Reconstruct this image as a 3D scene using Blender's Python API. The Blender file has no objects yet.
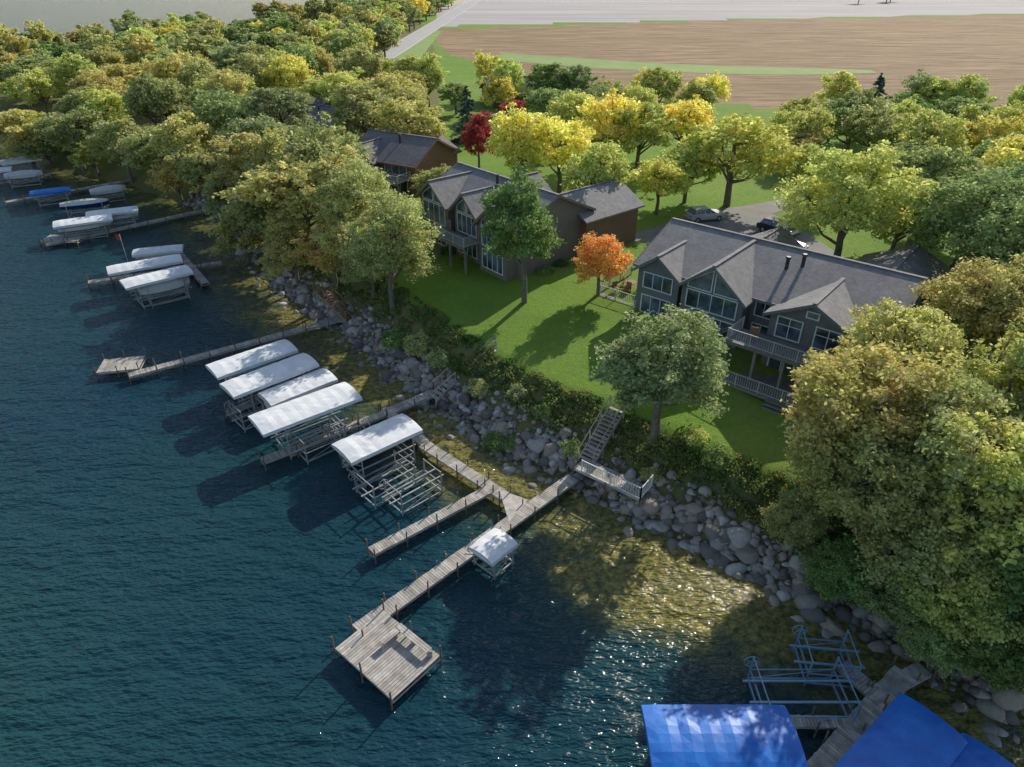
import bpy, math, random, bmesh
import numpy as np
from mathutils import Vector, Matrix
random.seed(7)
scene = bpy.context.scene
FPX, CX, CY, CAMH, PITCH = 683.0, 512.0, 383.5, 32.0, math.radians(32.0)
SP, CP = math.sin(PITCH), math.cos(PITCH)
def G(px, py, z=0.0):
    """survey: photo measurement -> ground metres (x,y) on the level z"""
    u = (px-CX)/FPX; v = (CY-py)/FPX
    t = (CAMH-z)/(SP - v*CP)
    return (u*t, (CP+v*SP)*t)

# ---------------------------------------------------------------- materials
def newmat(name):
    m = bpy.data.materials.new(name); m.use_nodes = True
    nt = m.node_tree; b = nt.nodes["Principled BSDF"]
    return m, nt, b
def N(nt, t, **kw):
    n = nt.nodes.new(t)
    for k, v in kw.items(): setattr(n, k, v)
    return n
def mixc(nt, f, a, b, blend='MIX'):
    n = nt.nodes.new('ShaderNodeMix'); n.data_type = 'RGBA'; n.blend_type = blend
    for s, v in ((n.inputs[0], f), (n.inputs[6], a), (n.inputs[7], b)):
        if hasattr(v, 'links') or isinstance(v, bpy.types.NodeSocket): nt.links.new(v, s)
        elif isinstance(v, (int, float)): s.default_value = v
        else: s.default_value = (*v[:3], 1)
    return n.outputs[2]
def math_(nt, op, a, b=0.0, clamp=False):
    n = nt.nodes.new('ShaderNodeMath'); n.operation = op; n.use_clamp = clamp
    for s, v in ((n.inputs[0], a), (n.inputs[1], b)):
        if isinstance(v, bpy.types.NodeSocket): nt.links.new(v, s)
        else: s.default_value = v
    return n.outputs[0]
def noise(nt, scale, detail=4, rough=.6, vec=None):
    n = nt.nodes.new('ShaderNodeTexNoise'); n.inputs['Scale'].default_value = scale
    n.inputs['Detail'].default_value = detail; n.inputs['Roughness'].default_value = rough
    if vec is not None: nt.links.new(vec, n.inputs['Vector'])
    return n.outputs[0]
def geopos(nt): return nt.nodes.new('ShaderNodeNewGeometry').outputs['Position']
def ramp(nt, f, lo, hi):
    n = nt.nodes.new('ShaderNodeMapRange'); n.inputs[1].default_value = lo; n.inputs[2].default_value = hi
    nt.links.new(f, n.inputs[0]); return n.outputs[0]
def bump(nt, b, h, strength, dist=.05):
    n = nt.nodes.new('ShaderNodeBump'); n.inputs['Strength'].default_value = strength
    n.inputs['Distance'].default_value = dist
    nt.links.new(h, n.inputs['Height']); nt.links.new(n.outputs[0], b.inputs['Normal'])
def pmat(name, c1, c2, scale=3, rough=.8, metal=0, island=0.0, bmp=0.0, lap=0.0, stain=0.0):
    m, nt, b = newmat(name)
    p = geopos(nt)
    f = ramp(nt, noise(nt, scale, 6, .65, p), .3, .7)
    col = mixc(nt, f, c1, c2)
    if stain:
        col = mixc(nt, math_(nt,'MULTIPLY',ramp(nt, noise(nt, .8, 5, .7, p), .45, .7),stain), col, tuple(q*.45 for q in c1))
    if island:
        g = nt.nodes.new('ShaderNodeNewGeometry').outputs['Random Per Island']
        s = math_(nt, 'ADD', math_(nt, 'MULTIPLY', g, island*2), 1-island)
        cb = nt.nodes.new('ShaderNodeCombineColor')
        for i in range(3): nt.links.new(s, cb.inputs[i])
        col = mixc(nt, 1.0, col, cb.outputs[0], 'MULTIPLY')
    if lap:
        sx = nt.nodes.new('ShaderNodeSeparateXYZ'); nt.links.new(p, sx.inputs[0])
        fr = math_(nt, 'FRACT', math_(nt, 'DIVIDE', sx.outputs[2], lap))
        dk = ramp(nt, fr, 0.0, .25)
        col = mixc(nt, dk, mixc(nt, 1.0, col, (.45, .45, .45), 'MULTIPLY'), col)
    nt.links.new(col, b.inputs['Base Color'])
    b.inputs['Roughness'].default_value = rough; b.inputs['Metallic'].default_value = metal
    if bmp: bump(nt, b, f, bmp)
    return m
M = {}
M['wood'] = pmat('dock_wood', (.30,.27,.23), (.52,.48,.42), 2.5, .85, island=.25, stain=.5)
M['wood2'] = pmat('brown_wood', (.22,.13,.075), (.30,.19,.11), 3, .8, island=.2)
M['deckgrey'] = pmat('deck_stain', (.20,.19,.175), (.28,.26,.24), 3, .8, island=.12)
M['lightrail'] = pmat('light_rail_paint', (.40,.40,.39), (.50,.50,.48), 3, .7)
M['post'] = pmat('post_wood', (.10,.08,.06), (.2,.16,.12), 5, .85)
M['alu'] = pmat('galvanised_metal', (.36,.36,.35), (.56,.57,.56), 4, .45, .4, stain=.5)
M['bluealu'] = pmat('blue_metal', (.15,.28,.42), (.27,.42,.56), 4, .45, .3)
M['white'] = pmat('white_paint', (.66,.66,.64), (.78,.78,.76), 3, .5)
M['canvas'] = pmat('canopy_canvas', (.64,.66,.66), (.82,.82,.80), .7, .6, bmp=.2, stain=.25)
M['bluecanvas'] = pmat('blue_canopy_canvas', (.004,.10,.42), (.012,.18,.60), .8, .45, bmp=.2)
M['cream'] = pmat('boat_cover', (.45,.45,.43), (.62,.61,.58), 2, .7)
M['hull'] = pmat('boat_hull', (.70,.70,.68), (.78,.78,.77), 1, .25)
M['hullblue'] = pmat('boat_hull_blue', (.01,.03,.12), (.02,.05,.18), 1, .25)
M['bark'] = pmat('bark', (.10,.085,.065), (.24,.20,.16), 4, .9, bmp=.5)
M['sidingA'] = pmat('grey_siding', (.15,.16,.165), (.20,.205,.205), .6, .75, lap=.2)
M['sidingB'] = pmat('taupe_siding', (.18,.155,.13), (.22,.19,.165), .6, .75, lap=.2)
M['sidingC'] = pmat('brown_siding', (.22,.115,.075), (.27,.15,.10), .6, .75, lap=.2)
M['dark'] = pmat('dark_metal', (.02,.02,.02), (.04,.04,.04), 2, .5)
M['rubber'] = pmat('rubber', (.015,.015,.015), (.025,.025,.025), 2, .8)
M['asphalt'] = pmat('asphalt', (.15,.145,.14), (.23,.22,.21), .4, .9)
M['road'] = pmat('road_asphalt', (.34,.33,.32), (.42,.40,.38), .2, .9)
M['red'] = pmat('red_cloth', (.45,.03,.03), (.5,.04,.04), 2, .7)
M['stripgrass'] = pmat('strip_grass', (.16,.26,.05), (.25,.31,.08), .15, .95)
def glass():
    m, nt, b = newmat('window_glass')
    f = noise(nt, .7, 2, .5, geopos(nt))
    nt.links.new(mixc(nt, ramp(nt, f, .35, .65), (.02,.03,.045), (.13,.19,.25)), b.inputs['Base Color'])
    b.inputs['Roughness'].default_value = .06; b.inputs['Specular IOR Level'].default_value = .9
    return m
M['glass'] = glass()
def shingle(name, c1, c2):
    m, nt, b = newmat(name)
    p = geopos(nt)
    br = nt.nodes.new('ShaderNodeTexBrick')
    mp = nt.nodes.new('ShaderNodeMapping'); mp.inputs['Rotation'].default_value = (0, 0, math.radians(40.5))
    nt.links.new(p, mp.inputs[0]); nt.links.new(mp.outputs[0], br.inputs[0])
    br.inputs['Scale'].default_value = 2.2; br.inputs['Mortar Size'].default_value = .02
    br.inputs['Color1'].default_value = (.75,.75,.75,1); br.inputs['Color2'].default_value = (1.15,1.15,1.15,1)
    br.inputs['Mortar'].default_value = (.6,.6,.6,1)
    base = mixc(nt, ramp(nt, noise(nt, 1.2, 8, .75, p), .3, .7), c1, c2)
    base = mixc(nt, math_(nt,'MULTIPLY',ramp(nt, noise(nt, .25, 4, .6, p), .4, .65),.35), base, c1)
    nt.links.new(mixc(nt, .8, base, br.outputs[0], 'MULTIPLY'), b.inputs['Base Color'])
    b.inputs['Roughness'].default_value = .9
    return m
M['roofA'] = shingle('roof_shingles', (.19,.18,.172), (.33,.31,.295))
M['roofC'] = shingle('roof_shingles_brown', (.16,.145,.145), (.26,.235,.23))
def carpaint(name, c):
    m, nt, b = newmat(name); b.inputs['Base Color'].default_value = (*c, 1)
    b.inputs['Roughness'].default_value = .3; b.inputs['Coat Weight'].default_value = .6
    b.inputs['Metallic'].default_value = .3
    return m
M['carsilver'] = carpaint('silver_car_paint', (.5,.51,.52)); M['cardark'] = carpaint('dark_car_paint', (.03,.035,.045))

def leafmat(name, objcolor=True):
    m = bpy.data.materials.new(name); m.use_nodes = True; nt = m.node_tree
    nt.nodes.clear()
    out = nt.nodes.new('ShaderNodeOutputMaterial')
    geo = nt.nodes.new('ShaderNodeNewGeometry')
    isl = geo.outputs['Random Per Island']
    if objcolor:
        oi = nt.nodes.new('ShaderNodeObjectInfo'); col = oi.outputs['Color']
    else:
        col = mixc(nt, ramp(nt, noise(nt, .35, 4, .7, geo.outputs['Position']), .38, .66), (.14,.23,.05), (.33,.32,.10))
    nz = noise(nt, .4, 3, .6, geo.outputs['Position'])
    hs = nt.nodes.new('ShaderNodeHueSaturation')
    nt.links.new(col, hs.inputs['Color'])
    nt.links.new(math_(nt, 'ADD', math_(nt, 'MULTIPLY', ramp(nt, nz, .3, .7), .040), math_(nt, 'ADD', math_(nt, 'MULTIPLY', isl, .025), .477)), hs.inputs['Hue'])
    hs.inputs['Saturation'].default_value = .92
    i2 = math_(nt, 'FRACT', math_(nt, 'MULTIPLY', isl, 37.7))
    nt.links.new(math_(nt, 'ADD', math_(nt, 'MULTIPLY', i2, .65), .72), hs.inputs['Value'])
    d = nt.nodes.new('ShaderNodeBsdfDiffuse'); t = nt.nodes.new('ShaderNodeBsdfTranslucent')
    nt.links.new(hs.outputs[0], d.inputs[0]); nt.links.new(hs.outputs[0], t.inputs[0])
    ms = nt.nodes.new('ShaderNodeMixShader'); ms.inputs[0].default_value = .48
    nt.links.new(d.outputs[0], ms.inputs[1]); nt.links.new(t.outputs[0], ms.inputs[2])
    nt.links.new(ms.outputs[0], out.inputs[0])
    return m
M['leaf'] = leafmat('foliage'); M['shrubleaf'] = leafmat('bank_foliage', False)

# ---------------------------------------------------------------- mesh builder
class MB:
    def __init__(s): s.V=[]; s.F=[]; s.Mi=[]
    def add(s, vs, fs, m=0):
        o=len(s.V); s.V += [tuple(v) for v in vs]
        s.F += [tuple(i+o for i in f) for f in fs]; s.Mi += [m]*len(fs)
    def box(s, c, sz, rz=0, m=0):
        hx,hy,hz=[q/2 for q in sz]; co,si=math.cos(rz),math.sin(rz); vs=[]
        for z in (-hz,hz):
            for x,y in ((-hx,-hy),(hx,-hy),(hx,hy),(-hx,hy)):
                vs.append((c[0]+x*co-y*si, c[1]+x*si+y*co, c[2]+z))
        s.add(vs, [(3,2,1,0),(4,5,6,7),(0,1,5,4),(1,2,6,5),(2,3,7,6),(3,0,4,7)], m)
    def b2(s, x0,x1,y0,y1,z0,z1,m=0): s.box(((x0+x1)/2,(y0+y1)/2,(z0+z1)/2),(x1-x0,y1-y0,z1-z0),0,m)
    def beam(s, p, q, w, h, m=0):
        p=Vector(p); q=Vector(q); d=(q-p)
        if d.length<1e-5: return
        d.normalize(); up=Vector((0,0,1)) if abs(d.z)<.95 else Vector((1,0,0))
        r=d.cross(up).normalized(); u=r.cross(d)
        vs=[]
        for e in (p,q):
            for a,b in ((-1,-1),(1,-1),(1,1),(-1,1)): vs.append(e+r*a*w/2+u*b*h/2)
        s.add(vs,[(0,1,2,3),(7,6,5,4),(0,4,5,1),(1,5,6,2),(2,6,7,3),(3,7,4,0)],m)
    def cyl(s,p,q,r1,r2,n=8,m=0,cap=True):
        p=Vector(p); q=Vector(q); d=(q-p).normalized()
        up=Vector((0,0,1)) if abs(d.z)<.95 else Vector((1,0,0))
        r=d.cross(up).normalized(); u=r.cross(d); vs=[]
        for e,rr in ((p,r1),(q,r2)):
            for i in range(n):
                a=2*math.pi*i/n; vs.append(e+(r*math.cos(a)+u*math.sin(a))*rr)
        fs=[(i,(i+1)%n,n+(i+1)%n,n+i) for i in range(n)]
        if cap: fs += [tuple(range(n-1,-1,-1)), tuple(range(n,2*n))]
        s.add(vs,fs,m)
    def obj(s,name,mats,parent=None,loc=(0,0,0),rz=0,smooth=False):
        me=bpy.data.meshes.new(name); me.from_pydata(s.V,[],s.F)
        for mm in mats: me.materials.append(mm)
        me.polygons.foreach_set('material_index', s.Mi)
        if smooth: me.polygons.foreach_set('use_smooth',[True]*len(s.F))
        me.update()
        o=bpy.data.objects.new(name,me); scene.collection.objects.link(o)
        o.location=loc; o.rotation_euler=(0,0,rz)
        if parent: o.parent=parent
        return o
def empty(name, loc=(0,0,0), rz=0):
    o=bpy.data.objects.new(name,None); scene.collection.objects.link(o)
    o.location=loc; o.rotation_euler=(0,0,rz); return o
def fastmesh(name, V, F, mi, mats, smooth=False):
    me=bpy.data.meshes.new(name); nf,k=F.shape
    me.vertices.add(len(V)); me.vertices.foreach_set('co', V.astype(np.float32).ravel())
    me.loops.add(nf*k); me.loops.foreach_set('vertex_index', F.astype(np.int32).ravel())
    me.polygons.add(nf); me.polygons.foreach_set('loop_start', np.arange(0,nf*k,k,dtype=np.int32))
    me.polygons.foreach_set('loop_total', np.full(nf,k,dtype=np.int32))
    for mm in mats: me.materials.append(mm)
    me.polygons.foreach_set('material_index', mi.astype(np.int32))
    if smooth: me.polygons.foreach_set('use_smooth', np.ones(nf,dtype=bool))
    me.update(calc_edges=True); return me

# ---------------------------------------------------------------- terrain
shore_px=[(1024,722),(985,705),(940,672),(890,640),(840,612),(790,590),(740,568),(690,542),(640,518),(600,497),(570,480),(530,466),
 (490,445),(455,418),(425,398),(398,375),(372,352),(345,330),(318,314),(290,296),(265,274),(242,245),(215,218),(185,203),(140,188),(95,178),(50,168),(0,152)]
SH=[(3000,-1800),(200,-90),(80,-12),(45,9)]+[G(x,y,0) for x,y in shore_px]+[(-160,172),(-270,200),(-700,320),(-4000,500)]
SHA=np.array(SH)
LAND=np.array(SH+[(-4000,12000),(4000,12000),(4000,-1800)])
def inside(poly,X,Y):
    poly=np.asarray(poly); r=np.zeros(X.shape,bool); n=len(poly)
    for i in range(n):
        x1,y1=poly[i]; x2,y2=poly[(i+1)%n]
        if y1==y2: continue
        c=((y1>Y)!=(y2>Y))&(X<(x2-x1)*(Y-y1)/(y2-y1)+x1)
        r^=c
    return r
def sdist(X,Y):
    best=np.full(X.shape,1e9)
    for i in range(len(SHA)-1):
        a=SHA[i]; b=SHA[i+1]; d=b-a; L=d@d
        t=np.clip(((X-a[0])*d[0]+(Y-a[1])*d[1])/L,0,1)
        best=np.minimum(best,np.hypot(X-a[0]-t*d[0],Y-a[1]-t*d[1]))
    s=np.where(inside(LAND,X,Y),best,-best)
    # the second lake beyond the wooded point, far left
    far=np.minimum(-148+(Y-235)/3.0-X, Y-235)
    s=np.where(far>0,-far,np.minimum(s,np.where((Y>200)&(Y<900),np.maximum(-far,.01),1e9)))
    return s
DX,DY=G(772,398,4)
def hprof(d,X,Y):
    wob=.35*np.sin(X*.31+Y*.17)+.25*np.sin(X*.9-Y*.7)
    dd=d+wob*np.clip(1-np.abs(d)/20,0,1)*.8
    h=np.interp(dd,[-60,-25,-8,0,1,2,5.5,12,20],[-6,-4,-1.6,-.15,.7,1.3,3.8,4.6,5.0])
    # walk-out grade below the deck of the near house
    return h-1.0*np.exp(-(((X-DX)/5.5)**2+((Y-DY)/5.0)**2))*(h>2)
def gz(x,y):
    X=np.array([float(x)]);Y=np.array([float(y)])
    return float(hprof(sdist(X,Y),X,Y)[0])
def axis(parts):
    out=[]
    for a,b,s in parts: out+=list(np.arange(a,b,s))
    return np.array(out+[parts[-1][1]])
xs=axis([(-4000,-1000,500),(-1000,-300,50),(-300,-110,6),(-110,-45,2),(-45,42,.6),(42,120,2),(120,500,16),(500,1500,100),(1500,4000,500)])
ys=axis([(-600,-60,60),(-60,8,4),(8,90,.6),(90,150,2),(150,320,5),(320,800,12),(800,2000,100),(2000,9000,700)])
def sheet(name,xs,ys,zf,mats):
    X,Y=np.meshgrid(xs,ys); d=sdist(X,Y); Z=zf(d,X,Y)
    V=np.stack([X.ravel(),Y.ravel(),Z.ravel()],1); nx=len(xs); ny=len(ys)
    i=np.arange(nx*ny).reshape(ny,nx)
    F=np.stack([i[:-1,:-1].ravel(),i[:-1,1:].ravel(),i[1:,1:].ravel(),i[1:,:-1].ravel()],1)
    me=fastmesh(name,V,F,np.zeros(len(F)),mats,True)
    o=bpy.data.objects.new(name,me); scene.collection.objects.link(o)
    return o,X,Y,d
def ground_mat():
    m,nt,b=newmat('ground'); p=geopos(nt)
    at=N(nt,'ShaderNodeAttribute',attribute_name='mask'); sp=nt.nodes.new('ShaderNodeSeparateColor'); nt.links.new(at.outputs['Color'],sp.inputs[0])
    n1=noise(nt,.25,6,.65,p); n2=noise(nt,2.5,5,.7,p); n3=noise(nt,9,3,.7,p); n0=noise(nt,.07,4,.6,p)
    floor=mixc(nt,ramp(nt,n1,.35,.65),(.09,.14,.04),(.17,.16,.06))
    floor=mixc(nt,ramp(nt,n2,.3,.75),floor,(.22,.19,.08))
    lawn=mixc(nt,ramp(nt,n1,.3,.7),(.13,.25,.03),(.205,.325,.045))
    lawn=mixc(nt,math_(nt,'MULTIPLY',ramp(nt,n0,.4,.65),.7),lawn,(.25,.30,.07))
    lawn=mixc(nt,math_(nt,'MULTIPLY',ramp(nt,n2,.35,.8),.75),lawn,(.10,.19,.03))
    sp_=ramp(nt,n3,.63,.70)
    lawn=mixc(nt,math_(nt,'MULTIPLY',sp_,.45),lawn,(.38,.30,.10))
    mp=nt.nodes.new('ShaderNodeMapping'); mp.inputs['Rotation'].default_value=(0,0,math.radians(12)); nt.links.new(p,mp.inputs[0])
    mp.inputs['Scale'].default_value=(.12,1.0,1)
    wn=noise(nt,.5,6,.75,mp.outputs[0]); wn2=noise(nt,.03,4,.6,p)
    corn=mixc(nt,ramp(nt,wn,.38,.62),(.18,.12,.06),(.43,.30,.175))
    corn=mixc(nt,math_(nt,'MULTIPLY',ramp(nt,wn2,.4,.65),.6),corn,(.26,.18,.10))
    mp2=nt.nodes.new('ShaderNodeMapping'); mp2.inputs['Scale'].default_value=(.03,.35,1); nt.links.new(p,mp2.inputs[0])
    pale=mixc(nt,ramp(nt,noise(nt,.3,4,.6,mp2.outputs[0]),.3,.7),(.36,.33,.31),(.52,.48,.45))
    w=ramp(nt,math_(nt,'ADD',sp.outputs[0],math_(nt,'MULTIPLY',math_(nt,'SUBTRACT',n2,.5),.8)),.42,.58)
    c=mixc(nt,w,floor,lawn)
    c=mixc(nt,ramp(nt,math_(nt,'ADD',sp.outputs[1],math_(nt,'MULTIPLY',math_(nt,'SUBTRACT',n1,.5),.3)),.45,.55),c,corn)
    c=mixc(nt,ramp(nt,sp.outputs[2],.4,.6),c,pale)
    nt.links.new(c,b.inputs['Base Color']); b.inputs['Roughness'].default_value=.95
    b.inputs['Specular IOR Level'].default_value=.15
    bump(nt,b,math_(nt,'ADD',n3,n2),.7,.14)
    return m
ground,GX,GY,GD=sheet('ground',xs,ys,hprof,[ground_mat()])
def P(l,z=5): return [G(x,y,z) for x,y in l]
corn_poly=P([(425,30),(448,54),(500,68),(600,92),(700,103),(860,112),(960,115),(1300,125),(1700,16),(1024,15),(700,21)])
pale_poly=P([(436,26),(700,20),(1024,13),(1700,13),(1700,-30),(440,-30)])
wood_poly=P([(-700,10),(-700,150),(0,152),(215,218),(265,262),(350,262),(380,190),(440,140),(440,60),(420,20),(330,-10),(0,-10)])
lawn=(~inside(wood_poly,GX,GY))&(GD>5.0)
mask=np.zeros((GX.size,4),np.float32); mask[:,3]=1
mask[:,0]=lawn.ravel()
mask[:,1]=inside(corn_poly,GX,GY).ravel(); mask[:,2]=inside(pale_poly,GX,GY).ravel()
a=ground.data.color_attributes.new('mask','FLOAT_COLOR','POINT'); a.data.foreach_set('color',mask.ravel())
def polysheet(name,pts,z,mt):
    me=bpy.data.meshes.new(name); me.from_pydata([(x,y,z) for x,y in pts],[],[tuple(range(len(pts)))]); me.materials.append(mt)
    o=bpy.data.objects.new(name,me); scene.collection.objects.link(o); return o
polysheet('grass_strip',P([(500,52),(530,55),(590,59),(650,63),(720,66),(800,68),(870,70),(878,73),(800,75),(720,74),(650,71),(590,68),(530,63),(500,60)])[::-1],5.03,M['stripgrass'])
polysheet('grass_verge',P([(392,58),(424,36),(436,29),(441,32),(430,46),(418,62)]),5.012,M['stripgrass'])

# ---------------------------------------------------------------- water
def water_mat():
    m,nt,b=newmat('lake_water'); p=geopos(nt)
    at=N(nt,'ShaderNodeAttribute',attribute_name='shallow')
    n1=noise(nt,.35,5,.65,p); n2=noise(nt,.03,3,.5,p)
    f=math_(nt,'MULTIPLY',at.outputs['Fac'],ramp(nt,n1,.28,.58),True)
    deep=mixc(nt,ramp(nt,n2,.35,.65),(.007,.038,.060),(.012,.054,.056))
    mid=mixc(nt,ramp(nt,at.outputs['Fac'],0,.5),deep,(.032,.064,.040))
    weed=mixc(nt,ramp(nt,noise(nt,2.2,5,.7,p),.38,.66),(.065,.070,.022),(.32,.27,.08))
    nt.links.new(mixc(nt,ramp(nt,f,.10,.55),mid,weed),b.inputs['Base Color'])
    b.inputs['Roughness'].default_value=.08; b.inputs['IOR'].default_value=1.33
    mp=nt.nodes.new('ShaderNodeMapping'); mp.inputs['Rotation'].default_value=(0,0,math.radians(-28)); mp.inputs['Scale'].default_value=(.5,1.2,1)
    nt.links.new(p,mp.inputs[0])
    w0=noise(nt,.28,2,.5,mp.outputs[0]); w1=noise(nt,.9,3,.6,mp.outputs[0]); w2=noise(nt,3.2,3,.6,mp.outputs[0])
    gust=ramp(nt,noise(nt,.06,3,.6,p),.3,.7)
    h=math_(nt,'ADD',math_(nt,'ADD',w1,math_(nt,'MULTIPLY',w2,.35)),math_(nt,'MULTIPLY',w0,.9))
    h=math_(nt,'MULTIPLY',h,math_(nt,'ADD',math_(nt,'MULTIPLY',gust,.5),.7))
    bump(nt,b,h,1.0,.50)
    return m
wxs=axis([(-4000,-1000,500),(-1000,-200,40),(-200,-60,4),(-60,50,1.0),(50,200,8),(200,4000,400)])
wys=axis([(-600,-60,60),(-60,0,6),(0,90,1.0),(90,200,4),(200,1000,40),(1000,9000,1000)])
water,WX,WY,WD=sheet('lake_water',wxs,wys,lambda d,X,Y:X*0,[water_mat()])
sh=np.interp(WD,[-9,-4.0,0],[0,.5,.9])*np.interp(WX,[-60,-20],[.6,1])
def blob(px,py,rx,ry,s):
    x,y=G(px,py,0); return s*np.exp(-(((WX-x)/rx)**2+((WY-y)/ry)**2))
sh=sh+blob(655,585,4.2,2.6,1.2)+blob(610,570,2.5,1.6,.7)+blob(740,610,4,2.5,.6)+blob(470,450,4,1.8,.6)+blob(370,378,3.5,2.8,.8)+blob(300,320,5,3,.5)+blob(480,475,2.5,1.5,.5)
wa=water.data.attributes.new('shallow','FLOAT','POINT'); wa.data.foreach_set('value',np.clip(sh,0,1).astype(np.float32).ravel())

# ---------------------------------------------------------------- riprap rocks
def ico(sub):
    bm=bmesh.new(); bmesh.ops.create_icosphere(bm,subdivisions=sub,radius=1)
    V=np.array([v.co[:] for v in bm.verts]); F=np.array([[v.index for v in f.verts] for f in bm.faces]); bm.free(); return V,F
IV,IF=ico(2)
def rockmat():
    m,nt,b=newmat('riprap_stone'); g=nt.nodes.new('ShaderNodeNewGeometry')
    cr=nt.nodes.new('ShaderNodeValToRGB'); nt.links.new(g.outputs['Random Per Island'],cr.inputs[0])
    el=cr.color_ramp.elements; el[0].color=(.12,.10,.09,1); el[1].color=(.62,.56,.49,1)
    for ps,c in ((.3,(.25,.22,.19,1)),(.55,(.44,.35,.27,1)),(.75,(.34,.32,.30,1))):
        e=el.new(ps); e.color=c
    c=mixc(nt,ramp(nt,noise(nt,4,6,.7,g.outputs['Position']),.3,.7),cr.outputs[0],(.14,.13,.10))
    nt.links.new(mixc(nt,.5,cr.outputs[0],c),b.inputs['Base Color']); b.inputs['Roughness'].default_value=.85
    return m
rng=np.random.default_rng(3)
pts=[];acc=SH[4:4+24]
for i in range(len(acc)-1):
    a=np.array(acc[i]);b_=np.array(acc[i+1]);L=np.linalg.norm(b_-a);t=(b_-a)/L;n=np.array([-t[1],t[0]])
    if n@np.array([.65,.76])<0:n=-n
    far=a[1]>75
    for k in range(int(L*(42 if not far else 14))):
        o=rng.normal(.9,1.05); o=min(max(o,-1.9),3.0)
        q=a+t*rng.uniform(0,L)+n*o; pts.append((q[0],q[1],o))
VV=[];FF=[];off=0
for x,y,o in pts:
    s=(.12+.36*rng.random()**1.4)*(1.12 if o<1.5 else .8)
    if rng.random()<.08: s*=1.6
    sc=s*rng.uniform(.7,1.25,3)*np.array([1,1,.75])
    v=IV*(1+rng.normal(0,.06,(len(IV),1)))
    for _ in range(5):
        d=rng.normal(size=3); d/=np.linalg.norm(d); h=v@d; ex=np.clip(h-.64,0,None); v=v-ex[:,None]*d
    v=v*sc; a=rng.uniform(0,6.28); c,s_=math.cos(a),math.sin(a)
    v=np.stack([v[:,0]*c-v[:,1]*s_,v[:,0]*s_+v[:,1]*c,v[:,2]],1)
    z=max(gz(x,y),-.25)+s*.25
    VV.append(v+np.array([x,y,z])); FF.append(IF+off); off+=len(IV)
me=fastmesh('riprap_rocks',np.concatenate(VV),np.concatenate(FF),np.zeros(sum(len(f) for f in FF)),[rockmat()])
scene.collection.objects.link(bpy.data.objects.new('riprap_rocks',me))

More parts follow.
